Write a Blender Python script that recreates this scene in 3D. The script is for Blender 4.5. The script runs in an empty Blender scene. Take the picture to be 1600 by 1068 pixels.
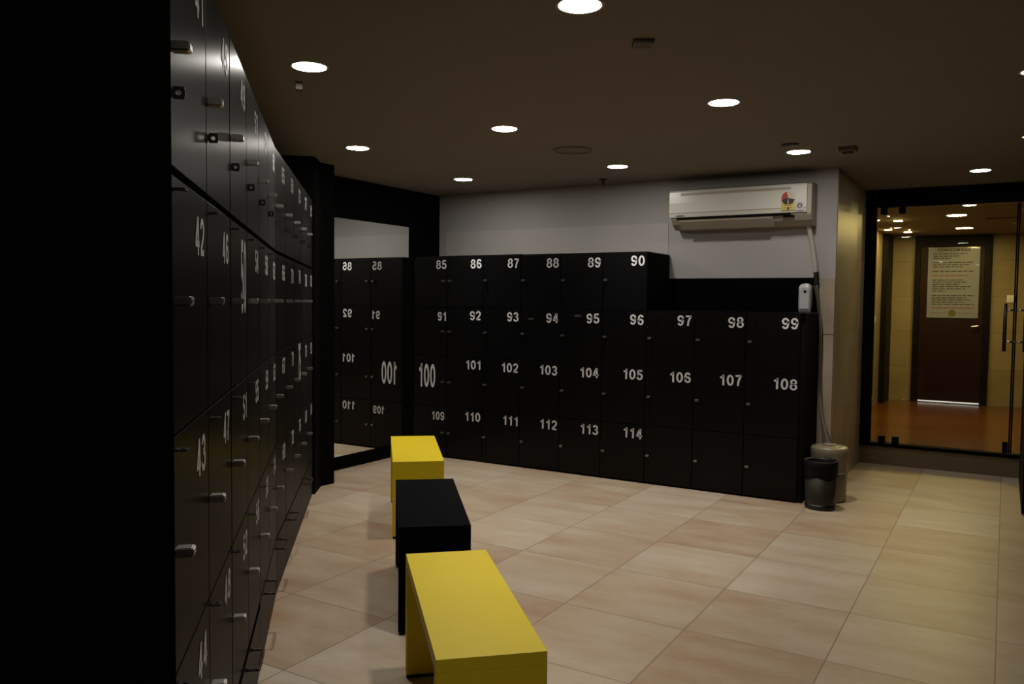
import bpy, bmesh, math, random
from mathutils import Vector, Matrix
random.seed(7)
S = bpy.context.scene
COL = S.collection
D = math.pi / 180

# ------------------------------------------------------------------ camera
cam_d = bpy.data.cameras.new('camera')
cam_d.sensor_width = 36.0
cam_d.lens = 36.0 * 1283.0 / 1600.0
cam_d.clip_start = 0.05
cam = bpy.data.objects.new('camera', cam_d)
COL.objects.link(cam)
cam.matrix_world = (Matrix.Translation((0, 0, 1.40)) @ Matrix.Rotation(31.0 * D, 4, 'Z')
                    @ Matrix.Rotation((90 - 2.72) * D, 4, 'X') @ Matrix.Rotation(0.62 * D, 4, 'Z'))
S.camera = cam

# ------------------------------------------------------------------ world / exposure
w = bpy.data.worlds.new('world'); S.world = w
w.use_nodes = True
w.node_tree.nodes['Background'].inputs[0].default_value = (0, 0, 0, 1)
w.node_tree.nodes['Background'].inputs[1].default_value = 0.0
S.view_settings.view_transform = 'Standard'
S.view_settings.look = 'None'
S.view_settings.gamma = 1.0
S.view_settings.use_curve_mapping = False
S.view_settings.exposure = 0.0
LAMP = 92.0         # radiance of the ceiling lamp lenses
BEAM = 2.9          # watts of each lamp's downward beam
HALL = 240.0

# ------------------------------------------------------------------ materials
def lin(r, g, b):
    f = lambda c: (c / 255 / 12.92) if c / 255 <= 0.04045 else ((c / 255 + 0.055) / 1.055) ** 2.4
    return (f(r), f(g), f(b), 1)

def mat(name, col, rough=0.5, metal=0.0, spec=0.5, noise=0.0, scale=8.0, bump=0.0, coat=0.0, stretch=(1, 1, 1), ior=1.5):
    m = bpy.data.materials.new(name); m.use_nodes = True
    nt = m.node_tree; b = nt.nodes['Principled BSDF']
    b.inputs['Base Color'].default_value = (*col[:3], 1)
    b.inputs['Roughness'].default_value = rough
    b.inputs['Metallic'].default_value = metal
    b.inputs['Specular IOR Level'].default_value = spec
    b.inputs['Coat Weight'].default_value = coat
    b.inputs['IOR'].default_value = ior
    if noise or bump:
        tc = nt.nodes.new('ShaderNodeTexCoord'); mp = nt.nodes.new('ShaderNodeMapping')
        mp.inputs['Scale'].default_value = stretch
        n = nt.nodes.new('ShaderNodeTexNoise'); n.inputs['Scale'].default_value = scale
        n.inputs['Detail'].default_value = 5
        nt.links.new(tc.outputs['Object'], mp.inputs[0]); nt.links.new(mp.outputs[0], n.inputs['Vector'])
        if noise:
            mx = nt.nodes.new('ShaderNodeMix'); mx.data_type = 'RGBA'
            mx.inputs['A'].default_value = (*[c * (1 - noise) for c in col[:3]], 1)
            mx.inputs['B'].default_value = (*[min(1, c * (1 + noise)) for c in col[:3]], 1)
            nt.links.new(n.outputs['Fac'], mx.inputs['Factor']); nt.links.new(mx.outputs['Result'], b.inputs['Base Color'])
        if bump:
            bp = nt.nodes.new('ShaderNodeBump'); bp.inputs['Strength'].default_value = bump
            bp.inputs['Distance'].default_value = 0.002
            nt.links.new(n.outputs['Fac'], bp.inputs['Height']); nt.links.new(bp.outputs[0], b.inputs['Normal'])
    return m

def laminate(name, col, rough, k, ior=1.3):
    """matt-coated board: dark diffuse body under a weak clear sheen"""
    m = bpy.data.materials.new(name); m.use_nodes = True
    nt = m.node_tree; N = nt.nodes; L = nt.links
    N.remove(N['Principled BSDF'])
    df = N.new('ShaderNodeBsdfDiffuse'); df.inputs[0].default_value = (*col, 1)
    gl = N.new('ShaderNodeBsdfGlossy'); gl.inputs['Roughness'].default_value = rough; gl.inputs[0].default_value = (1, 1, 1, 1)
    fr = N.new('ShaderNodeFresnel'); fr.inputs[0].default_value = ior
    mu = N.new('ShaderNodeMath'); mu.operation = 'MULTIPLY'; mu.inputs[1].default_value = k; L.new(fr.outputs[0], mu.inputs[0])
    tc = N.new('ShaderNodeTexCoord'); nz = N.new('ShaderNodeTexNoise'); nz.inputs['Scale'].default_value = 30; L.new(tc.outputs['Object'], nz.inputs['Vector'])
    bp = N.new('ShaderNodeBump'); bp.inputs['Strength'].default_value = .04; bp.inputs['Distance'].default_value = .002
    L.new(nz.outputs['Fac'], bp.inputs['Height']); L.new(bp.outputs[0], gl.inputs['Normal'])
    mx = N.new('ShaderNodeMixShader'); L.new(mu.outputs[0], mx.inputs[0]); L.new(df.outputs[0], mx.inputs[1]); L.new(gl.outputs[0], mx.inputs[2])
    L.new(mx.outputs[0], N['Material Output'].inputs[0])
    return m

def emit(name, col, s):
    m = bpy.data.materials.new(name); m.use_nodes = True
    nt = m.node_tree; b = nt.nodes['Principled BSDF']
    b.inputs['Base Color'].default_value = (.8, .8, .8, 1)
    b.inputs['Emission Color'].default_value = (*col, 1)
    b.inputs['Emission Strength'].default_value = s
    return m

def tile_mat(name, ca, cb, cc, grout, size, origin, rough, seed=0.0, gw=0.0022, axes='XY'):
    """stone tiles of one size: each tile its own tone, streaks inside, thin grout"""
    m = bpy.data.materials.new(name); m.use_nodes = True
    nt = m.node_tree; N = nt.nodes; L = nt.links; b = N['Principled BSDF']
    tc = N.new('ShaderNodeTexCoord'); sp = N.new('ShaderNodeSeparateXYZ'); L.new(tc.outputs['Object'], sp.inputs[0])
    def math_(op, a, v=None):
        n = N.new('ShaderNodeMath'); n.operation = op
        if hasattr(a, 'node'): L.new(a, n.inputs[0])
        else: n.inputs[0].default_value = a
        if v is not None:
            if hasattr(v, 'node'): L.new(v, n.inputs[1])
            else: n.inputs[1].default_value = v
        return n.outputs[0]
    cells, edges = [], []
    for i, ax in enumerate(axes):
        u = math_('DIVIDE', math_('SUBTRACT', sp.outputs['XYZ'.index(ax)], origin[i]), size[i])
        cells.append(math_('FLOOR', u))
        fr = math_('FRACT', u)
        edges.append(math_('MULTIPLY', math_('MINIMUM', fr, math_('SUBTRACT', 1.0, fr)), size[i]))
    cb_ = N.new('ShaderNodeCombineXYZ'); L.new(cells[0], cb_.inputs[0]); L.new(cells[1], cb_.inputs[1]); cb_.inputs[2].default_value = seed
    wn = N.new('ShaderNodeTexWhiteNoise'); wn.noise_dimensions = '3D'; L.new(cb_.outputs[0], wn.inputs['Vector'])
    # clouding inside the tile, shifted per tile
    va = N.new('ShaderNodeVectorMath'); va.operation = 'MULTIPLY_ADD'
    L.new(wn.outputs['Color'], va.inputs[0]); va.inputs[1].default_value = (9, 9, 9); L.new(tc.outputs['Object'], va.inputs[2])
    mp = N.new('ShaderNodeMapping'); mp.inputs['Scale'].default_value = (1.6, 4.0, 3.0); L.new(va.outputs[0], mp.inputs[0])
    nz = N.new('ShaderNodeTexNoise'); nz.inputs['Scale'].default_value = 1.3; nz.inputs['Detail'].default_value = 6; L.new(mp.outputs[0], nz.inputs['Vector'])
    nf = N.new('ShaderNodeTexNoise'); nf.inputs['Scale'].default_value = 14; nf.inputs['Detail'].default_value = 5; L.new(mp.outputs[0], nf.inputs['Vector'])
    f = math_('ADD', math_('MULTIPLY', wn.outputs['Value'], 0.42), math_('MULTIPLY', math_('SUBTRACT', nz.outputs['Fac'], 0.25), 1.15))
    rp = N.new('ShaderNodeValToRGB'); L.new(f, rp.inputs[0])
    e = rp.color_ramp.elements; e[0].position = 0.08; e[0].color = ca; e[1].position = 0.95; e[1].color = cc
    k = rp.color_ramp.elements.new(0.5); k.color = cb
    mf = N.new('ShaderNodeMix'); mf.data_type = 'RGBA'; mf.blend_type = 'MULTIPLY'; mf.inputs['Factor'].default_value = 0.3
    L.new(rp.outputs[0], mf.inputs['A']); L.new(nf.outputs['Color'], mf.inputs['B'])
    bw = N.new('ShaderNodeRGBToBW'); L.new(nf.outputs['Color'], bw.inputs[0])
    br = N.new('ShaderNodeMapRange'); br.inputs[1].default_value = .3; br.inputs[2].default_value = .7; br.inputs[3].default_value = .78; br.inputs[4].default_value = 1.15
    L.new(bw.outputs[0], br.inputs[0])
    cbn = N.new('ShaderNodeCombineColor'); [L.new(br.outputs[0], cbn.inputs[i]) for i in range(3)]
    L.new(cbn.outputs[0], mf.inputs['B'])
    g = math_('LESS_THAN', math_('MINIMUM', edges[0], edges[1]), gw)
    mg = N.new('ShaderNodeMix'); mg.data_type = 'RGBA'; L.new(g, mg.inputs['Factor']); L.new(mf.outputs['Result'], mg.inputs['A']); mg.inputs['B'].default_value = grout
    L.new(mg.outputs['Result'], b.inputs['Base Color'])
    b.inputs['Roughness'].default_value = rough
    b.inputs['Specular IOR Level'].default_value = 0.35
    return m

def wood_floor_mat():
    m = bpy.data.materials.new('wood_floor'); m.use_nodes = True
    nt = m.node_tree; N = nt.nodes; L = nt.links; b = N['Principled BSDF']
    tc = N.new('ShaderNodeTexCoord'); br = N.new('ShaderNodeTexBrick')
    br.inputs['Scale'].default_value = 1.0; br.inputs['Brick Width'].default_value = 1.1; br.inputs['Row Height'].default_value = 0.19
    br.inputs['Mortar Size'].default_value = 0.002
    br.inputs['Color1'].default_value = (.085, .025, .001, 1); br.inputs['Color2'].default_value = (.115, .038, .002, 1); br.inputs['Mortar'].default_value = (.08, .03, .008, 1)
    mp = N.new('ShaderNodeMapping'); mp.inputs['Scale'].default_value = (2, 22, 1)
    nz = N.new('ShaderNodeTexNoise'); nz.inputs['Scale'].default_value = 2; nz.inputs['Detail'].default_value = 6
    L.new(tc.outputs['Object'], br.inputs[0]); L.new(tc.outputs['Object'], mp.inputs[0]); L.new(mp.outputs[0], nz.inputs['Vector'])
    mx = N.new('ShaderNodeMix'); mx.data_type = 'RGBA'; mx.blend_type = 'MULTIPLY'; mx.inputs['Factor'].default_value = .6
    L.new(br.outputs['Color'], mx.inputs['A']); L.new(nz.outputs['Color'], mx.inputs['B'])
    rp = N.new('ShaderNodeValToRGB'); L.new(nz.outputs['Fac'], rp.inputs[0]); rp.color_ramp.elements[0].color = (.6, .6, .6, 1); rp.color_ramp.elements[1].color = (1.3, 1.3, 1.3, 1)
    L.new(rp.outputs[0], mx.inputs['B']); L.new(mx.outputs['Result'], b.inputs['Base Color'])
    b.inputs['Roughness'].default_value = .22
    return m

M = {
    'floor': tile_mat('stone_floor_tiles', (.36, .235, .145, 1), (.445, .35, .25, 1), (.54, .475, .385, 1), (.17, .13, .095, 1), (.578, .599), (-.568, 3.375), .42),
    'ceiling': mat('ceiling_paint', (.22, .19, .155), .85, noise=.06, scale=3),
    'wall_grey': mat('grey_wall_paint', (.47, .452, .448), .6, noise=.05, scale=5, bump=.05),
    'wall_panel': mat('grey_wall_board', (.54, .515, .49), .5, noise=.05, scale=5),
    'wall_dark': mat('dark_wall_paint', (.035, .03, .027), .7),
    'black': mat('black_matt_panel', (.0009, .0009, .0009), .8, spec=.06, noise=.1, scale=20),
    'void': mat('black_felt_partition', (.0015, .0015, .0015), 1.0, spec=.0, noise=.1, scale=20),
    'locker': mat('black_locker_laminate', (.0022, .0022, .0027), .36, ior=1.28, noise=.12, scale=30, bump=.04),
    'locker_left': laminate('black_locker_laminate_satin', (.0022, .0022, .0024), .29, .25),
    'carcass': mat('black_locker_carcass', (.002, .002, .002), .8, spec=.15),
    'vinyl': mat('white_vinyl', (.62, .62, .64), .5),
    'chrome': mat('brushed_steel', (.55, .53, .5), .3, 1.0),
    'steel_dark': mat('satin_nickel', (.60, .57, .54), .34, 1.0),
    'dull_nickel': mat('dull_nickel', (.26, .25, .24), .4, 1.0),
    'bronze': mat('dark_bronze', (.05, .035, .022), .4, .5),
    'eye': mat('blackened_steel', (.03, .03, .03), .4, .6),
    'yellow': mat('yellow_laminate', (.72, .55, .010), .42, spec=.4, noise=.03, scale=6),
    'bench_black': laminate('black_laminate', (.0018, .0018, .0028), .45, .05),
    'shadowgap': mat('black_rubber', (.004, .004, .004), .8),
    'ac': mat('off_white_plastic', (.70, .69, .62), .3, noise=.02, scale=4),
    'ac_body': mat('aged_white_plastic', (.42, .37, .30), .45),
    'slot': mat('black_plastic', (.004, .004, .004), .5),
    'white_plastic': mat('white_plastic', (.62, .62, .64), .3),
    'sticker_red': mat('red_print', (.42, .06, .04), .5), 'sticker_cream': mat('cream_print', (.62, .56, .42), .5),
    'sticker_yellow': mat('yellow_print', (.62, .50, .14), .5), 'sticker_lav': mat('pale_grey_print', (.55, .52, .58), .5),
    'sticker_ink': mat('dark_print', (.035, .03, .03), .5), 'sticker_brown': mat('brown_print', (.28, .19, .05), .5),
    'marble': tile_mat('beige_marble_tiles', (.40, .32, .24, 1), (.50, .42, .32, 1), (.58, .50, .40, 1), (.12, .09, .06, 1), (.6, 1.2), (-1.5, -.01), .4, 3.0, .004, 'XZ'),
    'tan': tile_mat('tan_stone_tiles', (.28, .21, .11, 1), (.33, .26, .15, 1), (.38, .31, .19, 1), (.24, .18, .09, 1), (.6, .6), (6.4, .0), .4, 5.0, .0012, 'YZ'),
    'step': tile_mat('brown_step_tiles', (.15, .11, .06, 1), (.18, .135, .075, 1), (.21, .16, .09, 1), (.07, .05, .03, 1), (.6, .6), (-1.06, -.2), .45, 2.0, .0015, 'XZ'),
    'hall_wall': tile_mat('hall_beige_tiles', (.185, .14, .068, 1), (.215, .166, .09, 1), (.25, .20, .115, 1), (.115, .09, .045, 1), (.6, .45), (-1.35, .19), .4, 6.0, .002, 'XZ'),
    'hall_side': tile_mat('hall_side_tiles', (.185, .14, .068, 1), (.215, .166, .09, 1), (.25, .20, .115, 1), (.115, .09, .045, 1), (.6, .45), (8.0, .19), .4, 8.0, .002, 'YZ'),
    'hall_ceiling': mat('hall_ceiling_paint', (.25, .20, .13), .8),
    'wood_floor': wood_floor_mat(),
    'door_wood': mat('dark_mahogany', (.012, .0016, .0008), .5, spec=.2, noise=.5, scale=3, stretch=(12, 12, .8)),
    'door_frame': mat('dark_wenge', (.002, .0008, .0005), .55, spec=.15, noise=.4, scale=3, stretch=(12, 12, .8)),
    'paper': mat('printed_paper', (.175, .185, .24), .35, coat=.3),
    'ink': mat('black_ink', (.025, .018, .014), .6), 'ink_red': mat('red_ink', (.14, .035, .025), .6), 'gold': mat('gold_print', (.085, .068, .012), .5),
    'hose_white': mat('white_wrapped_hose', (.52, .49, .42), .5, noise=.1, scale=20, bump=.3),
    'hose_grey': mat('grey_brown_hose', (.16, .13, .09), .5), 'hose_dark': mat('black_tape', (.005, .005, .005), .5),
    'cord': mat('brown_cable', (.09, .055, .03), .5),
    'bin_bag': mat('black_bin_bag', (.002, .002, .002), .6, spec=.2, noise=.3, scale=20, bump=.6),
    'bin_rim': mat('black_enamel', (.006, .006, .005), .4),
    'device': mat('ceiling_device_plastic', (.16, .145, .125), .6), 'device_dark': mat('dark_grille', (.02, .018, .015), .7),
    'ring': mat('lamp_ring_enamel', (.5, .48, .44), .5),
    'lamp': emit('lamp_lens', (1, .95, .86), LAMP),
    'lamp_warm': emit('lamp_lens_warm', (1, .70, .36), 3.0),
    'lamp_hall': emit('lamp_lens_hall', (1, .74, .26), HALL),
    'gap': emit('painted_light_under_door', (.80, .90, 1.0), .55),
    'spot_hall': emit('lamp_lens_spot', (1, .70, .22), 380.0),
}

def glass_mat():
    m = bpy.data.materials.new('clear_glass'); m.use_nodes = True
    nt = m.node_tree; N = nt.nodes; L = nt.links
    N.remove(N['Principled BSDF']); out = N['Material Output']
    tr = N.new('ShaderNodeBsdfTransparent'); tr.inputs[0].default_value = (.93, .95, .93, 1)
    gl = N.new('ShaderNodeBsdfGlossy'); gl.inputs['Roughness'].default_value = 0.0
    fr = N.new('ShaderNodeFresnel'); fr.inputs[0].default_value = 1.22
    mx = N.new('ShaderNodeMixShader'); L.new(fr.outputs[0], mx.inputs[0]); L.new(tr.outputs[0], mx.inputs[1]); L.new(gl.outputs[0], mx.inputs[2])
    L.new(mx.outputs[0], out.inputs[0])
    return m
M['glass'] = glass_mat()
M['mirror'] = mat('silvered_mirror', (.93, .95, .91), .0, 1.0)

def can_mat():
    m = mat('translucent_plastic', (.26, .22, .145), .35, noise=.15, scale=6, stretch=(1, 1, 3))
    b = m.node_tree.nodes['Principled BSDF']
    b.inputs['Subsurface Weight'].default_value = .25; b.inputs['Subsurface Radius'].default_value = (.03, .025, .02)
    return m
M['can'] = can_mat()

def mesh_bin_mat():
    m = bpy.data.materials.new('wire_mesh'); m.use_nodes = True
    nt = m.node_tree; N = nt.nodes; L = nt.links; b = N['Principled BSDF']
    b.inputs['Roughness'].default_value = .45
    tc = N.new('ShaderNodeTexCoord'); ck = N.new('ShaderNodeTexChecker'); ck.inputs['Scale'].default_value = 160
    ck.inputs['Color1'].default_value = (.008, .007, .004, 1); ck.inputs['Color2'].default_value = (.032, .028, .015, 1)
    L.new(tc.outputs['Object'], ck.inputs[0]); L.new(ck.outputs[0], b.inputs['Base Color'])
    return m
M['bin_mesh'] = mesh_bin_mat()

# ------------------------------------------------------------------ helpers
def box(bm, x0, x1, y0, y1, z0, z1, bev=0.0, seg=2):
    t = bmesh.new()
    r = bmesh.ops.create_cube(t, size=1)
    for v in r['verts']:
        v.co = Vector(((x0 + x1) / 2 + v.co.x * (x1 - x0), (y0 + y1) / 2 + v.co.y * (y1 - y0), (z0 + z1) / 2 + v.co.z * (z1 - z0)))
    if bev:
        bmesh.ops.bevel(t, geom=list(t.edges), offset=bev, segments=seg, affect='EDGES', profile=.5)
    me = bpy.data.meshes.new('t'); t.to_mesh(me); t.free(); bm.from_mesh(me); bpy.data.meshes.remove(me)
    return bm

def B(*a, bev=0.0):
    return box(bmesh.new(), *a, bev=bev)

def prism(pts, z0, z1):
    bm = bmesh.new()
    lo = [bm.verts.new((x, y, z0)) for x, y in pts]; hi = [bm.verts.new((x, y, z1)) for x, y in pts]
    n = len(pts)
    bm.faces.new(lo[::-1]); bm.faces.new(hi)
    for i in range(n): bm.faces.new((lo[i], lo[(i + 1) % n], hi[(i + 1) % n], hi[i]))
    bmesh.ops.recalc_face_normals(bm, faces=bm.faces)
    return bm

def extrude_profile_x(prof, x0, x1):
    """prof: (y,z) outline, extruded along x"""
    bm = bmesh.new()
    a = [bm.verts.new((x0, y, z)) for y, z in prof]; b = [bm.verts.new((x1, y, z)) for y, z in prof]
    n = len(prof)
    bm.faces.new(a); bm.faces.new(b[::-1])
    for i in range(n): bm.faces.new((a[i], b[i], b[(i + 1) % n], a[(i + 1) % n]))
    bmesh.ops.recalc_face_normals(bm, faces=bm.faces)
    return bm

def lathe(prof, n=32, c=(0, 0)):
    """prof: (r,z) from bottom to top; r=0 closes"""
    bm = bmesh.new(); rings = []
    for r, z in prof:
        if r == 0: rings.append([bm.verts.new((c[0], c[1], z))])
        else: rings.append([bm.verts.new((c[0] + r * math.cos(2 * math.pi * i / n), c[1] + r * math.sin(2 * math.pi * i / n), z)) for i in range(n)])
    for a, b in zip(rings, rings[1:]):
        for i in range(n):
            j = (i + 1) % n
            if len(a) == 1 and len(b) == 1: continue
            if len(a) == 1: bm.faces.new((a[0], b[j], b[i]))
            elif len(b) == 1: bm.faces.new((a[i], a[j], b[0]))
            else: bm.faces.new((a[i], a[j], b[j], b[i]))
    bmesh.ops.recalc_face_normals(bm, faces=bm.faces)
    for f in bm.faces: f.smooth = True
    return bm

def tube(pts, r, n=10):
    bm = bmesh.new(); P = [Vector(p) for p in pts]; rings = []
    up = Vector((0, 0, 1))
    for i, p in enumerate(P):
        t = (P[min(i + 1, len(P) - 1)] - P[max(i - 1, 0)]).normalized()
        u = t.cross(up)
        if u.length < 1e-3: u = t.cross(Vector((0, 1, 0)))
        u.normalize(); v = t.cross(u)
        rr = r[i] if isinstance(r, (list, tuple)) else r
        rings.append([bm.verts.new(p + rr * (math.cos(2 * math.pi * k / n) * u + math.sin(2 * math.pi * k / n) * v)) for k in range(n)])
    for a, b in zip(rings, rings[1:]):
        for k in range(n): bm.faces.new((a[k], a[(k + 1) % n], b[(k + 1) % n], b[k]))
    bm.faces.new(rings[0]); bm.faces.new(rings[-1])
    bmesh.ops.recalc_face_normals(bm, faces=bm.faces)
    for f in bm.faces: f.smooth = len(f.verts) == 4
    return bm

def smooth_path(pts, k=6):
    P = [Vector(p) for p in pts]; out = []
    for i in range(len(P) - 1):
        p0, p1, p2, p3 = P[max(i - 1, 0)], P[i], P[i + 1], P[min(i + 2, len(P) - 1)]
        for j in range(k):
            t = j / k
            out.append(.5 * ((2 * p1) + (-p0 + p2) * t + (2 * p0 - 5 * p1 + 4 * p2 - p3) * t * t + (-p0 + 3 * p1 - 3 * p2 + p3) * t ** 3))
    return out + [P[-1]]

def obj(name, bm, m, parent=None):
    me = bpy.data.meshes.new(name); bm.to_mesh(me); bm.free()
    me.materials.append(M[m] if isinstance(m, str) else m)
    return link(name, me, parent)

def link(name, me, parent=None):
    o = bpy.data.objects.new(name, me); COL.objects.link(o)
    if parent: o.parent = parent
    return o

def thing(name, label, cat, loc=(0, 0, 0), rz=0.0, group=None):
    o = bpy.data.objects.new(name, None); COL.objects.link(o)
    o.location = loc; o.rotation_euler = (0, 0, rz * D); o.empty_display_size = .1
    o['label'] = label; o['category'] = cat
    if group: o['group'] = group
    return o

def tag(o, label, cat, group=None):
    o['label'] = label; o['category'] = cat
    if group: o['group'] = group
    return o

def struct(name, bm, m, label=None, parent=None):
    o = obj(name, bm, m, parent); o['kind'] = 'structure'
    if label: o['label'] = label
    return o

_txt = {}
def text_mesh(s, h, wscale=1.0, bold=.022, spacing=.93, italic=0.0):
    """flat lettering, h = cap height, origin at its lower left, drawn in x-z facing -y"""
    k = (s, h, wscale, bold, spacing)
    if k in _txt: return _txt[k]
    c = bpy.data.curves.new('t', 'FONT'); c.body = s; c.size = 1.0; c.offset = bold; c.space_character = spacing
    c.extrude = 0.0; c.resolution_u = 6; c.fill_mode = 'FRONT'
    o = bpy.data.objects.new('t', c); COL.objects.link(o)
    dg = bpy.context.evaluated_depsgraph_get()
    me = bpy.data.meshes.new_from_object(o.evaluated_get(dg))
    bpy.data.objects.remove(o); bpy.data.curves.remove(c)
    xs = [v.co.x for v in me.vertices]; ys = [v.co.y for v in me.vertices]
    x0, x1, y0, y1 = min(xs), max(xs), min(ys), max(ys)
    sc = h / (y1 - y0)
    for v in me.vertices: v.co = Vector(((v.co.x - x0) * sc * wscale, 0, (v.co.y - y0) * sc))
    me['w'] = (x1 - x0) * sc * wscale
    me.materials.clear()
    _txt[k] = me
    return me

# bold grotesque digits drawn as strokes: cap height 1, stroke .19
def _arc(cx, cy, rx, ry, a0, a1, n=16):
    return [(cx + rx * math.cos((a0 + (a1 - a0) * i / n) * D), cy + ry * math.sin((a0 + (a1 - a0) * i / n) * D)) for i in range(n + 1)]
DIG = {
    '0': [_arc(.34, .5, .235, .42, 0, 360, 32)],
    '1': [[(.40, 0), (.40, 1.0)], [(.40, .93), (.31, .82), (.21, .745), (.12, .71)]],
    '2': [_arc(.34, .685, .225, .235, 175, 0, 18) + [(.545, .60), (.47, .47), (.30, .31), (.16, .17), (.11, .085)], [(.09, .085), (.60, .085)]],
    '3': [_arc(.33, .715, .20, .205, 170, -80, 18), _arc(.33, .29, .235, .21, 82, -172, 20), [(.28, .525), (.37, .525)]],
    '4': [[(.455, 0), (.455, 1.0)], [(.42, .96), (.10, .30)], [(.03, .295), (.64, .295)]],
    '5': [[(.17, .915), (.58, .915)], [(.19, .95), (.14, .50)], [(.12, .47), (.19, .55)] + _arc(.33, .335, .235, .255, 118, -168, 22)],
    '6': [_arc(.35, .31, .225, .23, 0, 360, 28), _arc(.36, .66, .215, .26, 20, 150, 12) + [(.135, .60), (.115, .45), (.125, .31)]],
    '7': [[(.06, .91), (.61, .91)], [(.57, .90), (.42, .66), (.32, .40), (.27, 0)]],
    '8': [_arc(.34, .735, .205, .185, 0, 360, 28), _arc(.34, .30, .24, .22, 0, 360, 28)],
}
DIG['9'] = [[(.68 - x, 1 - y) for x, y in st] for st in DIG['6']]
def ribbon(bm, pts, t, ox):
    closed = (Vector(pts[0]) - Vector(pts[-1])).length < 1e-4
    P = [Vector(p) for p in (pts[:-1] if closed else pts)]; n = len(P); L, R = [], []
    for i, p in enumerate(P):
        a = P[i - 1] if (i or closed) else P[0]; b = P[(i + 1) % n] if (i < n - 1 or closed) else P[-1]
        d = (b - a).normalized(); nn = Vector((-d.y, d.x)) * t / 2
        L.append(bm.verts.new((p.x + nn.x + ox, 0, p.y + nn.y * .9))); R.append(bm.verts.new((p.x - nn.x + ox, 0, p.y - nn.y * .9)))
    for i in range(n if closed else n - 1):
        j = (i + 1) % n; bm.faces.new((L[i], R[i], R[j], L[j]))
_num = {}
def digits_mesh(s, h, wscale=1.0):
    k = (s, h, wscale)
    if k not in _num:
        bm = bmesh.new(); x = 0
        for ch in s:
            for st in DIG[ch]: ribbon(bm, st, .185 if ch != '8' else .17, x)
            x += .775 if ch != '1' else .70
        x0 = min(v.co.x for v in bm.verts); x1 = max(v.co.x for v in bm.verts)
        for v in bm.verts: v.co = Vector(((v.co.x - x0) * h * wscale, 0, v.co.z * h))
        for f in bm.faces:
            f.normal_update()
            if f.normal.y > 0: f.normal_flip()
        me = bpy.data.meshes.new('digits'); bm.to_mesh(me); bm.free(); me['w'] = (x1 - x0) * h * wscale
        _num[k] = me
    return _num[k]

def number(parent, s, xr, zt, h=.083, wscale=1.0, name='number', m='vinyl', y=-.0012, tilt=0.0):
    src = digits_mesh(s, h, wscale)
    wd = src['w']; me = src.copy(); me.materials.append(M[m])
    R = Matrix.Rotation(tilt * D, 3, 'Y')
    ctr = Vector((wd / 2, 0, h / 2))
    for v in me.vertices: v.co = R @ (v.co - ctr) + ctr + Vector((xr - wd, y, zt - h))
    o = link(name, me, parent)
    return o

# ------------------------------------------------------------------ room shell
Zc = 2.425
struct('floor', B(-6.2, 3.0, -2.0, 7.92, -.08, 0), 'floor')
struct('ceiling', B(-6.2, 3.0, -2.0, 7.96, Zc, Zc + .08), 'ceiling')
struct('wall_back', B(-4.9, -1.10, 6.5, 6.62, 0, Zc), 'wall_grey')
struct('wall_niche', B(-1.4, -1.095, 6.51, 7.97, 0, Zc), 'tan', 'tan stone wall of the doorway recess')
struct('wall_mirror', B(-4.86, -4.74, 4.66, 6.62, 0, Zc), 'black')
struct('wall_pier', prism([(-4.253, 4.325), (-4.40, 4.54), (-4.385, 4.665), (-4.86, 4.665), (-4.80, 3.87)], 0, Zc), 'black')
struct('wall_rear', B(-6.2, 1.1, -1.7, -1.6, 0, Zc), 'wall_dark')
struct('wall_right', B(1.0, 1.1, -1.7, 8.0, 0, Zc), 'black')  # unseen wall, set close and kept black to cut bounced light

P0 = Vector((-2.945, 2.739, 0))
TA = Vector((math.cos(133 * D), math.sin(133 * D), 0)); TB = Vector((math.cos(130 * D), math.sin(130 * D), 0))
NA = Vector((TA.y, -TA.x, 0)); NB = Vector((TB.y, -TB.x, 0))
def inA(s, d, z=0): return P0 + TA * s - NA * d + Vector((0, 0, z))
def quad(*pts): return [(p.x, p.y) for p in pts]
struct('wall_left', prism(quad(inA(-4.6, .56), inA(-.02, .56), inA(-.02, .68), inA(-4.6, .68)), 0, Zc), 'black')
qB = lambda s, d: P0 + TB * s - NB * d
struct('wall_corner', prism(quad(qB(-.1, .58), qB(2.02, .58), qB(2.02, .70), qB(-.1, .70)), 0, Zc), 'black')
# black partition that closes the near end of the left row
struct('wall_partition', prism(quad(inA(-4.6, -.004), inA(-2.484, -.004), inA(-2.484, .56), inA(-4.6, .56)), 0, Zc), 'void')

# boards on the back wall
struct('trim_1', B(-4.66, -2.41, 6.494, 6.5, 1.62, 2.07), 'wall_panel', 'pale board set on the grey wall above the lockers')
struct('trim_2', B(-2.39, -1.215, 6.488, 6.5, 1.30, 1.615), 'black', 'black board on the wall above the low lockers')
struct('trim_3', B(-1.212, -1.10, 6.492, 6.5, 0, 1.61), 'marble', 'beige marble strip beside the lockers')
struct('trim_4', B(-4.735, -4.66, 5.99, 6.49, 0, 1.80), 'black')

# mirror
t = thing('tall_mirror', 'tall frameless wall mirror reflecting the numbered black lockers', 'mirror', (-4.74, 4.70, .108))
obj('mirror_glass', B(.004, .018, 0, 1.298, 0, 1.975), 'mirror', t)
obj('backing_board', B(0.0, .004, -.01, 1.30, -.005, 1.98), 'black', t)
struct('baseboard_mirror', B(-4.74, -4.705, 4.666, 5.995, 0, .10), 'black')

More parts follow.
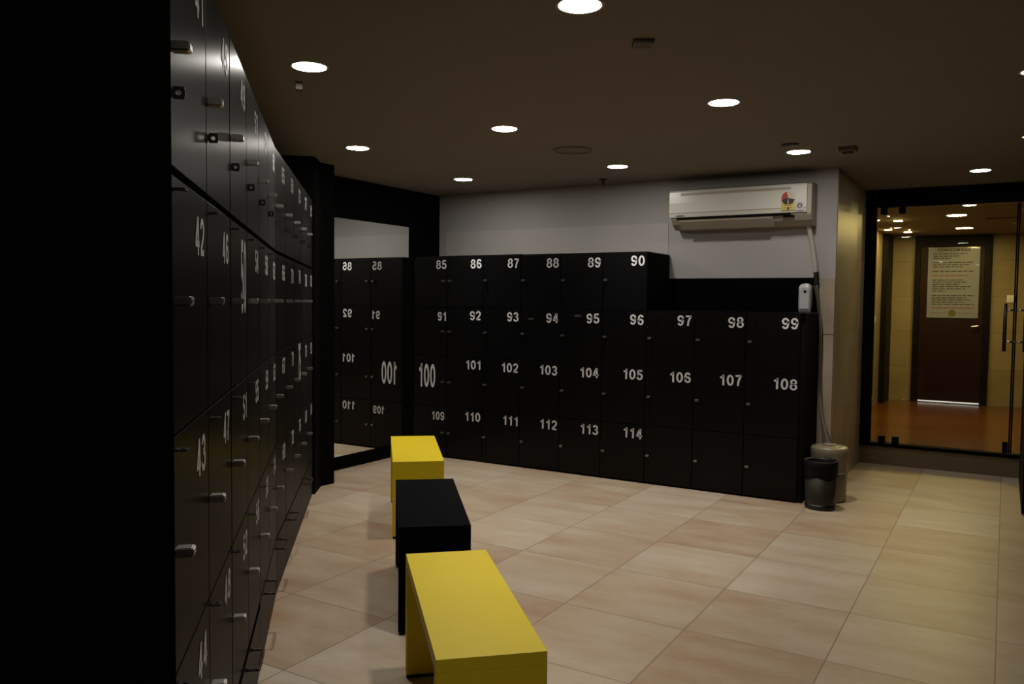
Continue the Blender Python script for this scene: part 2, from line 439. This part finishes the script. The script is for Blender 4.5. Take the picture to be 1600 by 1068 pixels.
# ------------------------------------------------------------------ glazed doorway and hall
YG = 7.92
struct('trim_5', B(-1.095, 3.0, YG - .04, YG + .05, 2.275, Zc), 'black', 'black header above the glass doors')
struct('trim_6', B(-1.095, 3.0, YG, YG + .1, -.05, .162), 'step', 'brown tiled step below the glass doors')
struct('trim_7', B(-1.095, 3.0, YG - .012, YG + .1, .162, .19), 'black', 'black sill under the glass doors')
struct('trim_8', B(-1.095, -1.005, YG - .02, YG + .04, .19, 2.275), 'black', 'black post beside the glass doors')
Zh = .19; Zhc = 2.31
struct('floor_hall', B(-1.5, 1.9, YG + .1, 11.9, .08, Zh), 'wood_floor')
struct('ceiling_hall', B(-1.5, 1.9, YG + .051, 11.9, Zhc, Zhc + .08), 'hall_ceiling')
struct('wall_hall_left', B(-1.5, -1.35, YG + .05, 11.9, 0, Zhc), 'hall_side')
struct('wall_hall_right', B(1.75, 1.9, YG + .1, 11.9, 0, Zhc), 'hall_side')
struct('wall_hall_back', B(-1.5, 1.9, 11.75, 11.87, 0, Zhc), 'hall_wall')
struct('trim_9', B(-1.352, -1.285, 11.2, 11.75, Zh, Zhc), 'door_frame', 'dark post in the hall corner')

def clamp(parent, x, z, w_=.055, h_=.062):
    return obj('patch_fitting', B(x - w_ / 2, x + w_ / 2, -.022, .022, z - h_ / 2, z + h_ / 2, bev=.004), 'carcass', parent)
def pull(parent, x, side=-1):
    # H shaped bar handle through the glass: dark bars, bright spacers
    h = obj('bar_handle', tube([(x, -.055, 1.05), (x, -.055, 1.435)], .013, 12), 'steel_dark', parent)
    for z in (1.13, 1.375):
        obj('spacer', tube([(x, -.05, z), (x, .0, z)], .008, 10), 'chrome', h)
    return h
d1 = thing('glass_panel', 'narrow fixed clear glass panel beside the tan wall', 'glass panel', (0, YG + .012, 0))
obj('glass_pane', B(-1.003, -.748, -.005, .005, .195, 2.27), 'glass', d1)
clamp(d1, -.950, 2.245); clamp(d1, -.803, 2.245); clamp(d1, -.914, .225); clamp(d1, -.803, .225)
d2 = thing('glass_door', 'clear glass door with bar handle, in front of the poster door', 'door', (0, YG + .012, 0))
obj('glass_pane', B(-.743, .050, -.005, .005, .20, 2.265), 'glass', d2)
clamp(d2, .028, .245, .04, .09)
h = obj('bar_handle', tube([(-.006, -.055, 1.045), (-.006, -.055, 1.44)], .014, 12), 'bronze', d2)
obj('meeting_edge', B(.050, .062, -.007, .007, .20, 2.265), 'carcass', d2)
d3 = thing('glass_door', 'clear glass door cut by the right edge of the picture', 'door', (0, YG + .012, 0))
obj('glass_pane', B(.076, .87, -.005, .005, .20, 2.265), 'glass', d3)
obj('meeting_edge', B(.064, .076, -.007, .007, .20, 2.265), 'carcass', d3)
h3 = obj('bar_handle', tube([(.137, -.055, 1.045), (.137, -.055, 1.44)], .014, 12), 'bronze', d3)
for z in (1.125, 1.385):
    obj('cross_bar', tube([(-.006, -.055, z), (.052, -.055, z), (.052, -.006, z)], .008, 10), 'chrome', h)
    obj('cross_bar', tube([(.137, -.055, z), (.074, -.055, z), (.074, -.006, z)], .008, 10), 'chrome', h3)

# steam room door at the end of the hall
t = thing('wooden_door', 'dark wooden door at the end of the hall with a poster on it', 'door', (-.60, 11.75, Zh))
obj('door_frame', extrude_profile_x([(0, 0), (-.03, 0), (-.03, .03), (0, .03)], -.42, .42), 'door_frame', t).name = 'threshold'
fr = bmesh.new()
pts = [(-.425, 0), (-.425, 2.115), (.425, 2.115), (.425, 0), (.358, 0), (.358, 1.985), (-.358, 1.985), (-.358, 0)]
lo = [fr.verts.new((x, -.05, z)) for x, z in pts]; hi = [fr.verts.new((x, 0, z)) for x, z in pts]
for q in ((0, 1, 6, 7), (1, 2, 5, 6), (2, 3, 4, 5)):
    fr.faces.new([lo[i] for i in q]); fr.faces.new([hi[i] for i in q][::-1])
for i in range(8): fr.faces.new((lo[i], lo[(i + 1) % 8], hi[(i + 1) % 8], hi[i]))
bmesh.ops.recalc_face_normals(fr, faces=fr.faces)
obj('frame', fr, 'door_frame', t)
obj('leaf', B(-.356, .356, -.036, 0, .012, 1.983, bev=.003), 'door_wood', t)
hd = obj('lever_handle', tube(smooth_path([(.315, -.036, .985), (.315, -.085, .985), (.30, -.092, .985), (.225, -.092, .975)], 4), .010, 10), 'chrome', t)
obj('glow_strip', B(-.34, .345, -.040, -.034, .010, .026), 'gap', t)['label'] = 'glowing strip painted in as light under the door'  # light at the door foot imitated by an emissive strip
# poster
p = thing('poster', 'white printed notice hung on the dark wooden door', 'poster', (-.585, 11.708, 1.272))
obj('sheet', B(-.286, .286, .0, .004, 0, .885), 'paper', p)
me = text_mesh('STEAM ROOM RULES', .036, .86).copy(); wd = me['w']; me.materials.append(M['ink'])
for v in me.vertices: v.co += Vector((-wd / 2, -.0015, .835))
link('title', me, p)
def words(parent, z, x1, m):
    bm = bmesh.new(); x = -.232
    while x < x1 - .01:
        l = min(random.uniform(.03, .085), x1 - x)
        box(bm, x, x + l, -.0015, .0, z - .0055, z + .0055); x += l + .011
    o = obj('text_line', bm, m, parent); o['kind'] = 'stuff'
rows = [(.805, .15, 0), (.775, .06, 0), (.748, -.03, 0), (.695, .22, 0), (.667, .17, 0), (.640, .10, 0), (.585, .22, 0), (.530, .17, 1), (.475, .10, 0), (.448, .15, 0), (.420, .08, 0),
        (.392, .20, 0), (.364, .14, 0), (.336, -.08, 0), (.280, .235, 0), (.252, .15, 0), (.226, .20, 0), (.198, .13, 0), (.170, .24, 0), (.126, .24, 1)]
for z, x1, r in rows: words(p, z, x1, 'ink_red' if r else 'ink')
c = bmesh.new(); bmesh.ops.create_circle(c, cap_ends=True, radius=.043, segments=24, matrix=Matrix.Translation((0, -.002, .06)) @ Matrix.Rotation(90 * D, 4, 'X'))
obj('emblem', c, 'gold', p)
obj('rule', B(-.24, -.055, -.0015, 0, .058, .062), 'ink_red', p); obj('rule', B(.055, .24, -.0015, 0, .058, .062), 'ink_red', p)

def wall_switch(loc, rz, label):
    s = thing('light_switch', label, 'switch', loc, rz)
    obj('plate', B(-.045, .045, -.010, 0, -.045, .045, bev=.003), 'white_plastic', s)
    for x in (-.018, .018): obj('rocker', B(x - .014, x + .014, -.015, -.008, -.03, .03, bev=.002), 'white_plastic', s)
wall_switch((.047, 11.75, 1.515), 0, 'white light switch on the hall wall right of the wooden door')
wall_switch((-1.35, 10.62, 1.25), 90, 'white light switch low on the left hall wall')

# ------------------------------------------------------------------ ceiling fittings
def downlight(x, y, z, r, label, lens='lamp', group='round ceiling downlights', beam=1.0):
    t = thing('ceiling_light', label, 'ceiling light', (x, y, z), 0, group)
    obj('trim_ring', lathe([(r, -.001), (r * 1.12, -.004), (r * 1.18, -.002), (r * 1.18, .0)], 32), 'ring', t)
    obj('lens', lathe([(0, -.003), (r * .995, -.003)], 32), lens, t)
    if lens == 'lamp':
        ld = bpy.data.lights.new('beam', 'AREA'); ld.shape = 'DISK'; ld.size = 2 * r; ld.energy = BEAM * beam * (r / .072) ** 2
        ld.color = (1, .93, .83); ld.spread = 72 * D
        lo = bpy.data.objects.new('beam', ld); COL.objects.link(lo); lo.parent = t; lo.location = (0, 0, -.0045)
    return t
G = 'white round downlights in the locker room ceiling'
for x, y, lb in [
    (-2.655, 2.668, 'white round downlight above the left lockers, nearest of those beside them'),
    (-3.758, 4.221, 'white round downlight over the far end of the left lockers'),
    (-2.570, 4.165, 'white round downlight in the middle of the ceiling, above the black bench'),
    (-3.917, 5.703, 'white round downlight in the far corner in front of the mirror'),
    (-1.292, 2.579, 'largest white round downlight, cut by the top edge of the picture'),
    (-1.261, 4.156, 'white round downlight right of centre, before the air conditioner'),
    (-2.522, 5.700, 'white round downlight above lockers 88 and 89'),
    (-1.219, 5.708, 'white round downlight just in front of the air conditioner')]:
    downlight(x, y, Zc, .072, lb, group=G, beam=.55 if x < -2.6 and y < 3 else 1.0)
downlight(-.20, 7.09, Zc, .066, 'white round downlight before the glass doors', group=G, beam=.3)
downlight(-.62, 1.03, Zc, .072, 'added fill downlight near the camera, out past the top of the picture', group=G, beam=.5)  # unseen lamp, added to brighten the front of the nearest bench
downlight(.074, 4.245, Zc, .055, 'warm downlight cut by the right edge, nearer one', 'lamp_warm', 'warm downlights at the right edge')
downlight(.098, 5.825, Zc, .05, 'warm downlight cut by the right edge, farther one', 'lamp_warm', 'warm downlights at the right edge')
downlight(-.449, 9.22, Zhc, .085, 'larger round ceiling light in the hall, nearer one', 'lamp_hall', 'round hall lights')
downlight(-.440, 10.73, Zhc, .085, 'round ceiling light in the hall nearest the wooden door', 'lamp_hall', 'round hall lights')
downlight(-.31, 8.36, Zhc, .05, 'small hall downlight just behind the header of the glass doors', 'lamp_hall', 'round hall lights')
downlight(-1.225, 10.62, Zhc, .04, 'small hall spotlight at the far end of the left wall', 'spot_hall', 'small spotlights along the left hall wall')
downlight(-1.215, 9.42, Zhc, .04, 'small hall spotlight at the near end of the left wall', 'spot_hall', 'small spotlights along the left hall wall')

def square_spot(x, y, label):
    t = thing('square_spotlight', label, 'ceiling light', (x, y, Zhc), 0, 'square hall spotlights')
    obj('rim', B(-.045, .045, -.03, .03, -.006, 0), 'ring', t)
    obj('lens', B(-.038, .038, -.022, .022, -.009, -.0055), 'lamp_hall', t)
square_spot(-1.005, 9.52, 'small square ceiling spotlight in the hall, nearer one')
square_spot(-1.05, 11.0, 'small square ceiling spotlight in the hall, farther one')

t = thing('air_grille', 'dark slot grille in the hall ceiling', 'vent', (-.06, 9.67, Zhc))
obj('grille_frame', B(-.15, .15, -.03, .03, -.006, 0), 'device_dark', t)
t = thing('ceiling_speaker', 'square perforated grey box on the ceiling near the top edge', 'speaker', (-1.248, 3.046, Zc), 30)
obj('housing', B(-.040, .040, -.032, .032, -.022, 0, bev=.004), 'device', t)
for i in range(5):
    for j in range(2):
        obj('hole', lathe([(0, -.0225), (.0045, -.0225), (.0045, -.021), (0, -.021)], 10, (-.026 + i * .013, -.012 + j * .022)), 'device_dark', t)
t = thing('round_ceiling_cover', 'flush round cover plate in the middle of the ceiling', 'cover', (-2.518, 4.95, Zc))
obj('plate', lathe([(0, -.003), (.118, -.003), (.118, 0)], 48), 'ceiling', t)
obj('rim', lathe([(.118, -.001), (.121, -.010), (.128, -.010), (.131, 0)], 48), 'device', t)
t = thing('slim_ceiling_disc', 'thin dark disc on the ceiling before the air conditioner', 'cover', (-1.211, 5.42, Zc))
obj('disc', lathe([(0, -.008), (.05, -.008), (.055, 0)], 28), 'device_dark', t)
t = thing('smoke_detector', 'square smoke detector on the ceiling above the tan wall corner', 'smoke detector', (-.913, 5.70, Zc), 0)
obj('base', B(-.055, .055, -.05, .05, -.03, 0, bev=.006), 'device', t)
obj('sensor_slot', B(-.030, .034, -.035, .03, -.038, -.028, bev=.003), 'device_dark', t)
t = thing('sprinkler', 'dark pendant sprinkler head near the back wall', 'sprinkler', (-2.88, 6.22, Zc))
obj('escutcheon', lathe([(.012, -.012), (.036, -.004), (.038, 0)], 24), 'device_dark', t)
obj('stem', lathe([(0, -.05), (.012, -.05), (.008, -.04), (.010, -.010), (.010, 0)], 16), 'eye', t)
t = thing('sprinkler', 'small square sprinkler fitting beside the nearest left downlight', 'sprinkler', (-2.888, 2.835, Zc), 43)
obj('housing', B(-.016, .016, -.014, .014, -.034, 0, bev=.003), 'device', t)
obj('nozzle', lathe([(0, -.044), (.009, -.044), (.007, -.032), (0, -.032)], 14), 'eye', t)

# ------------------------------------------------------------------ lockers
def annulus(xs, half, n=14):
    """padlock eye: small plate standing out from the door (along -y), with a hole; thickness along x"""
    L_, H_ = .022, .022; cy, cz, r = -.011, 0.0, .0048
    bm = bmesh.new(); out = []; inn = []
    for k in range(n):
        a = 2 * math.pi * k / n; c, s = math.cos(a), math.sin(a)
        m = max(abs(c) / .011, abs(s) / (H_ / 2))
        f = 1 / m
        out.append((cy + c * f, cz + s * f)); inn.append((cy + c * r, cz + s * r))
    V = lambda x, l: [bm.verts.new((x, y, z)) for y, z in l]
    a0, a1, b0, b1 = V(xs - half, out), V(xs - half, inn), V(xs + half, out), V(xs + half, inn)
    for k in range(n):
        j = (k + 1) % n
        bm.faces.new((a0[k], a0[j], a1[j], a1[k])); bm.faces.new((b0[j], b0[k], b1[k], b1[j]))
        bm.faces.new((a0[j], a0[k], b0[k], b0[j])); bm.faces.new((a1[k], a1[j], b1[j], b1[k]))
    bmesh.ops.recalc_face_normals(bm, faces=bm.faces)
    return bm

def knob_bm():
    # small lever knob: round neck standing out of the door with a flat bar end
    prof = [(0, -.0085), (-.030, -.0085), (-.033, -.007), (-.033, .007), (-.030, .0085), (0, .0085)]
    bm = extrude_profile_x(prof, -.014, .014)
    bmesh.ops.bevel(bm, geom=[e for e in bm.edges], offset=.0022, segments=2, affect='EDGES')
    return bm
def mesh_of(bm, m):
    me = bpy.data.meshes.new('m'); bm.to_mesh(me); bm.free(); me.materials.append(M[m]); return me
KNOB = mesh_of(knob_bm(), 'steel_dark')
KNOB_BACK = mesh_of(knob_bm(), 'dull_nickel')
LEVER = mesh_of(tube(smooth_path([(0, 0, 0), (0, -.022, .001), (0, -.030, 0), (.003, -.034, -.012), (.004, -.035, -.030)], 4), [.008] * 5 + [.0085] * 6 + [.007] * 6, 10), 'steel_dark')
EYE = mesh_of(annulus(0, .0018), 'eye')
_door = {}
def door_mesh(wd, hd, m):
    k = (round(wd, 4), round(hd, 4), m)
    if k not in _door: _door[k] = mesh_of(B(0, wd, 0, .018, 0, hd, bev=.0012), m)
    return _door[k]

def locker_column(origin, rz, wd, rows, nums, label, group, style, hinge_right=True, special=None, end_panel=0.0, depth=.50):
    """rows: z of the door edges from the top down; nums: text per door (None = blank)"""
    t = thing('locker_unit', label, 'locker', origin, rz, group)
    z0 = rows[-1]
    obj('carcass', B(.001, wd - .001 + end_panel, .019, depth, z0, rows[0]), 'carcass', t)
    lm = 'locker_left' if style == 'A' else 'locker'
    for i, txt in enumerate(nums):
        zt, zb = rows[i], rows[i + 1]
        g = .004 if style == 'A' else .003; gr = .011 if (style == 'A' and nums[0] == '45') else g; gt = .003 if i == 0 else (.008 if (style == 'A' and i == 1) else .003)
        if style == 'A' and i == 0: gb = .008
        else: gb = .003
        d = link('door', door_mesh(wd - g - gr, zt - zb - gt - gb, lm), t); d.location = (g, 0, zb + gb)
        H = zt - zb - gt - gb; W = wd - g - gr
        if txt:
            sp = (special or {}).get(i)
            if sp: number(d, txt, sp[0], H - sp[1], sp[2], sp[3])
            else:
                jz = random.uniform(-.006, .006); jx = random.uniform(-.005, .005)
                number(d, txt, W - (.040 if style == 'A' else .016) + jx, H - (.042 if style == 'A' else .026) + jz, .080, 1.0, tilt=random.uniform(-1.5, 1.5))
        if style == 'A':
            hz = {0: 1.843, 1: 1.397, 2: .945, 3: .505}[i] - (zb + gb)
            k = link('handle', KNOB, d); k.location = (.022, 0, hz)
            e = link('padlock_eye', EYE, d)
            e.location = (.024, 0, 1.764 - (zb + gb)) if i == 0 else (.034, 0, H - .024)
            if i: e.rotation_euler = (0, 90 * D, 0)
        else:
            hz = {0: 1.590, 1: 1.138, 2: .684, 3: .226}[i + (4 - len(nums))] - (zb + gb)
            k = link('handle', KNOB_BACK, d); k.location = (.032 if hinge_right else W - .032, 0, hz)
            if i + (4 - len(nums)) > 0:
                e = link('padlock_eye', EYE, d); e.location = (.085, 0, H - .035); e.rotation_euler = (0, 90 * D, 0); e.scale = (.8, .8, .8)
    return t

RA = [2.115, 1.628, 1.155, .720, .265]
WA = 2.48 / 6; WB = 2.05 / 5
side_words = ['nearest the camera', 'second in the left row', 'with a tall stretched 50', 'fourth in the left row', 'fifth in the left row', 'sixth in the left row',
              'seventh in the left row', 'eighth in the left row', 'with a tall stretched 75', 'last but one in the left row', 'last in the left row']
for k in range(11):
    n0 = 41 + 4 * k
    nums = [str(n0 + i) for i in range(4)]
    sp = None
    if k == 2: sp = {1: (WA - .045, .036, .225, .42)}
    if k == 8: sp = {2: (WB - .045, .010, .230, .42)}
    lab = 'black locker column numbered %d to %d, %s' % (n0, n0 + 3, side_words[k])
    if k < 6:
        o = P0 + TA * (-2.48 + WA * k); rz = 133
        locker_column((o.x, o.y, 0), rz, WA, RA, nums, lab, 'black lockers in the left row', 'A', special=sp)
    else:
        o = P0 + TB * (WB * (k - 6)); rz = 130
        locker_column((o.x, o.y, 0), rz, WB, RA, nums, lab, 'black lockers in the left row', 'A', special=sp)

def drawer_plinth(origin, rz, length, drawers, label):
    t = thing('drawer_plinth', label, 'drawers', origin, rz, 'drawer plinths under the left lockers')
    obj('carcass', B(.002, length - .002, .019, .50, 0, .262), 'carcass', t)
    for x0, x1, top, pc in drawers:
        d = obj('drawer', B(x0 + .003, x1 - .003, 0, .018, .004, top, bev=.0012), 'locker_left', t)
        if pc is not None:
            obj('pull_handle', tube(smooth_path([(pc - .078, 0, .217), (pc - .078, -.030, .217), (pc - .070, -.040, .217), (pc + .070, -.040, .217), (pc + .078, -.030, .217), (pc + .078, 0, .217)], 4), .0055, 10), 'bronze', d)
o = P0 + TA * -2.48
drawer_plinth((o.x, o.y, 0), 133, 2.48, [(0, .826, .232, .48), (.826, 1.653, .236, 1.24), (1.653, 2.48, .258, 1.945)], 'black drawer plinth under lockers 44 to 64, nearer half of the left row')
drawer_plinth((P0.x, P0.y, 0), 130, 2.05, [(0, .41, .258, .085), (.41, 1.23, .258, .61), (1.23, 2.05, .258, 1.50)], 'black drawer plinth under lockers 68 to 84, far half of the left row')

RC = [1.806, 1.355, .918, .460, .012]
WC = .378
xs = [-4.656 + WC * i for i in range(7)] + [-2.388 + .385 * (i + 1) for i in range(3)]
top = [85, 86, 87, 88, 89, 90]
for k in range(9):
    tall = k < 6
    nums = ([str(85 + k)] if tall else []) + [str(91 + k), str(100 + k), (str(109 + k) if k < 6 else None)]
    rows = RC if tall else [1.346] + RC[2:]
    if tall and k >= 3: rows = [1.803, 1.347, .914, .458, .012]
    sp = None
    if k == 0: sp = {2: (.245, .075, .213, .42), 3: (WC - .03, .045, .075, .9), 1: (WC - .02, .040, .078, .92)}
    wd = xs[k + 1] - xs[k]
    bits = [n for n in nums if n]
    lab = 'black locker column ' + ', '.join(bits[:-1]) + ' and ' + bits[-1]
    lab += {0: ', in the corner by the mirror', 5: ', last tall one', 8: ', by the bin'}.get(k, ' along the back wall')
    t = locker_column((xs[k], 5.996, 0), 0, wd, rows, nums, lab, 'black lockers along the back wall', 'C', hinge_right=(k != 0), special=sp, end_panel=(.033 if k == 8 else 0), depth=.485)
    obj('top_panel', B(0.0005, wd - .0005 + (.033 if k == 8 else 0), .0, .485, rows[0] - .0005, rows[0] + .006), 'locker', t)
    if k in (5, 8):
        x0 = wd + (.033 if k == 8 else 0)
        obj('side_panel', B(x0 - .0015, x0 - .0001, .0, .485, .0, rows[0]), 'black', t)
    # small metal label strips on two of the doors
    if k in (3, 4):
        d = [c for c in t.children if c.name.startswith('door')][1]
        x = .10 if k == 3 else .16; z = 1.268 if k == 3 else 1.302
        z -= d.location.z
        obj('label_strip', B(x - .028, x + .028, -.0025, 0, z - .008, z + .008), 'chrome', d)

# ------------------------------------------------------------------ benches
def bench(cx, cy, rz, m, label):
    """box bench 0.93 x 0.30 x 0.46: slab top on two full-width panel legs"""
    t = thing('bench', label, 'bench', (cx, cy, 0), rz, 'low box benches down the middle')
    L_, W_, H_, th = .465, .152, .46, .038
    obj('seat', B(-L_, L_, -W_, W_, H_ - th, H_, bev=.0015), m, t)
    for s in (-1, 1):
        x = s * (L_ - th / 2)
        obj('leg', B(x - th / 2, x + th / 2, -W_, W_, .014, H_ - th, bev=.0012), m, t)
        obj('foot_pad', B(x - th / 2 + .003, x + th / 2 - .003, -W_ + .004, W_ - .004, 0, .014), 'shadowgap', t)
bench((-1.894 - 1.032) / 2, (2.397 + 1.922) / 2 + .001, 133.2, 'yellow', 'yellow bench nearest the camera in the middle of the room')
bench((-2.732 - 1.913) / 2, (3.386 + 2.849) / 2 - .001, 129.8, 'bench_black', 'black bench between the two yellow benches')
bench((-3.662 - 2.824) / 2 - .002, (4.463 + 3.936) / 2 + .002, 130, 'yellow', 'yellow bench farthest away, before the mirror and corner lockers')

# ------------------------------------------------------------------ air conditioner
ac = thing('air_conditioner', 'white split air conditioner on the grey wall above the low lockers', 'air conditioner', (-1.79, 6.5, 2.0))
prof = [(0, 0), (-.105, .0), (-.17, .035), (-.205, .075), (-.208, .085), (-.212, .29), (-.20, .30), (-.16, .312), (0, .312)]
obj('body', extrude_profile_x([(y * .97, z) for y, z in prof], -.525, .545), 'ac_body', ac)
bmp = extrude_profile_x([(-.200, .088), (-.218, .090), (-.226, .12), (-.229, .20), (-.226, .285), (-.218, .298), (-.200, .300)], -.533, .515)
obj('front_panel', bmp, 'ac', ac)
obj('top_grille', B(-.45, .50, -.150, -.02, .3115, .3145), 'slot', ac)
obj('panel_groove', B(-.44, .40, -.2305, -.2268, .258, .276), 'ac_body', ac)
obj('panel_crease', B(-.53, .512, -.2302, -.2265, .122, .1245), 'ac_body', ac)
obj('air_slot', B(-.475, .40, -.210, -.19, .070, .087), 'carcass', ac)
lv = extrude_profile_x([(-.205, .070), (-.19, .066), (-.125, .004), (-.120, -.004), (-.14, -.002), (-.20, .055)], -.46, .27)
obj('louvre', lv, 'ac_body', ac)
obj('display_window', B(.345, .425, -.2025, -.19, .056, .073), 'carcass', ac)
obj('maker_mark', B(-.475, -.415, -.2225, -.217, .096, .104), 'slot', ac)
# energy label and round badge
def disc(name, cx, cz, r, y, m, a0=0, a1=360, parent=None, n=24):
    bm = bmesh.new(); c_ = bm.verts.new((cx, y, cz)); v = []
    for k in range(n + 1):
        a = (a0 + (a1 - a0) * k / n) * D; v.append(bm.verts.new((cx + r * math.cos(a), y, cz + r * math.sin(a))))
    for k in range(n): bm.faces.new((c_, v[k + 1], v[k]))
    return obj(name, bm, m, parent)
st = obj('energy_label', B(.335, .435, -.2305, -.2255, .105, .165), 'sticker_yellow', ac)
disc('dial', .385, .195, .049, -.2308, 'sticker_cream', -35, 215, st)
disc('red_sector', .385, .195, .047, -.2312, 'sticker_red', 105, 200, st)
disc('dark_sector', .385, .195, .049, -.2316, 'sticker_ink', 195, 262, st)
disc('dark_sector', .385, .195, .049, -.2316, 'sticker_ink', 278, 345, st)
for z, l in ((.153, .07), (.141, .05), (.122, .06)): obj('print_line', B(.385 - l / 2, .385 + l / 2, -.2309, -.2304, z - .003, z + .003), 'sticker_brown', st)
obj('print_block', B(.379, .392, -.2310, -.2304, .108, .128), 'sticker_ink', st)
bd = obj('badge_sticker', B(.445, .495, -.2295, -.2250, .10, .165), 'sticker_lav', ac)
disc('badge', .468, .135, .018, -.2299, 'sticker_ink', 0, 360, bd); disc('badge_centre', .468, .135, .009, -.2303, 'sticker_lav', 0, 360, bd)

# drain hose down to the container
hz = thing('drain_hose', 'pale air conditioner hose running down the wall into the plastic container', 'hose', (0, 0, 0))
up = smooth_path([(-1.292, 6.42, 2.03), (-1.282, 6.45, 1.97), (-1.262, 6.462, 1.86), (-1.240, 6.466, 1.72), (-1.232, 6.468, 1.655)])
obj('wrapped_section', tube(up, .019, 12), 'hose_white', hz)
obj('tape_band', tube(smooth_path([(-1.232, 6.468, 1.656), (-1.229, 6.468, 1.60), (-1.224, 6.466, 1.565)]), .0185, 12), 'hose_dark', hz)
obj('lower_section', tube(smooth_path([(-1.224, 6.466, 1.57), (-1.205, 6.462, 1.38), (-1.184, 6.452, 1.25), (-1.180, 6.44, .85), (-1.150, 6.38, .62), (-1.09, 6.30, .43), (-1.07, 6.27, .39)]), .0105, 10), 'hose_grey', hz)
hc = obj('cable', tube(smooth_path([(-1.240, 6.45, 1.56), (-1.205, 6.442, 1.39), (-1.186, 6.43, 1.20), (-1.176, 6.42, .80), (-1.135, 6.38, .58), (-1.075, 6.31, .44), (-1.048, 6.285, .385)]), .005, 8), 'cord', hz)

# air freshener on the wall
t = thing('air_freshener', 'white wall air freshener above locker 99', 'air freshener', (-1.303, 6.488, 1.352))
bm = bmesh.new()
n = 10
outl = [(-.042, 0), (.042, 0)] + [(.047, .05), (.047, .17)] + [(.047 * math.cos(a * math.pi / n), .185 + .036 * math.sin(a * math.pi / n)) for a in range(0, n + 1)] + [(-.047, .17), (-.047, .05)]
f0 = [bm.verts.new((x, 0, z)) for x, z in outl]; f1 = [bm.verts.new((x * .95, -.05, .004 + z * .97)) for x, z in outl]; f2 = [bm.verts.new((x * .70, -.066, .03 + z * .72)) for x, z in outl]
m_ = len(outl)
for a, b in ((f0, f1), (f1, f2)):
    for k in range(m_): bm.faces.new((a[k], a[(k + 1) % m_], b[(k + 1) % m_], b[k]))
bm.faces.new(f2[::-1]); bm.faces.new(f0)
bmesh.ops.recalc_face_normals(bm, faces=bm.faces)
obj('case', bm, 'white_plastic', t)
c_ = lathe([(0, -.002), (.010, -.002), (.010, .004), (0, .004)], 18)
c_.transform(Matrix.Translation((.004, -.067, .158)) @ Matrix.Rotation(90 * D, 4, 'X'))
obj('nozzle', c_, 'slot', t)

# plastic container and bin
t = thing('plastic_container', 'translucent plastic container collecting the hose drip, behind the bin', 'container', (-1.062, 6.245, 0))
obj('body', lathe([(0, .0), (.108, .0), (.120, .012), (.122, .12), (.126, .20), (.124, .21), (.127, .225), (.130, .35), (.129, .378), (.122, .390), (.08, .396), (.05, .397), (.045, .402), (0, .402)], 40), 'can', t)
obj('neck_rim', lathe([(.040, .398), (.048, .400), (.048, .406), (.040, .408), (0, .408)], 28), 'can', t)
obj('grip_ridge', lathe([(.124, .205), (.131, .208), (.131, .216), (.124, .219)], 40), 'can', t)
t = thing('waste_bin', 'small black mesh waste bin standing before the plastic container', 'bin', (-1.066, 5.96, 0))
obj('mesh_body', lathe([(.098, .02), (.1055, .29), (.102, .29), (.095, .02)], 40), 'bin_mesh', t)
obj('base', lathe([(0, .012), (.09, .012), (.09, 0), (.101, 0), (.1035, .018), (.099, .036), (.094, .036), (0, .03)], 40), 'bin_rim', t)
obj('rim', lathe([(.104, .315), (.110, .318), (.110, .330), (.104, .333), (.100, .325)], 40), 'bin_rim', t)
bag = bmesh.new(); bag.free()
nb = 48; bm = bmesh.new(); rg = []
for r_, z_, wv in ((.1085, .215, .022), (.1095, .25, .0), (.111, .30, 0), (.113, .332, .002), (.105, .338, .002), (.098, .30, 0), (.09, .12, .0)):
    rg.append([bm.verts.new(((r_ + .0015 * math.sin(k * 2.1)) * math.cos(2 * math.pi * k / nb), (r_ + .0015 * math.sin(k * 2.1)) * math.sin(2 * math.pi * k / nb), z_ + wv * math.sin(k * .55 + 1) * .5)) for k in range(nb)])
for a, b in zip(rg, rg[1:]):
    for k in range(nb): bm.faces.new((a[k], a[(k + 1) % nb], b[(k + 1) % nb], b[k])).smooth = True
obj('bin_bag', bm, 'bin_bag', t)

# black cabinet cut by the right edge of the picture
t = thing('side_cabinet', 'tall black cabinet cut off by the right edge beside the glass doors', 'cabinet', (.134, 6.53, 0))
obj('carcass', B(0, .8, .02, 1.30, 0, 2.2), 'black', t)
d_ = obj('door', B(0, .8, 0, .018, .01, 2.2, bev=.0015), 'locker', t)
obj('handle', tube(smooth_path([(.012, 0, .94), (.012, -.03, .94), (.02, -.036, .94), (.11, -.036, .94), (.118, -.03, .94), (.118, 0, .94)], 3), .006, 8), 'chrome', d_)
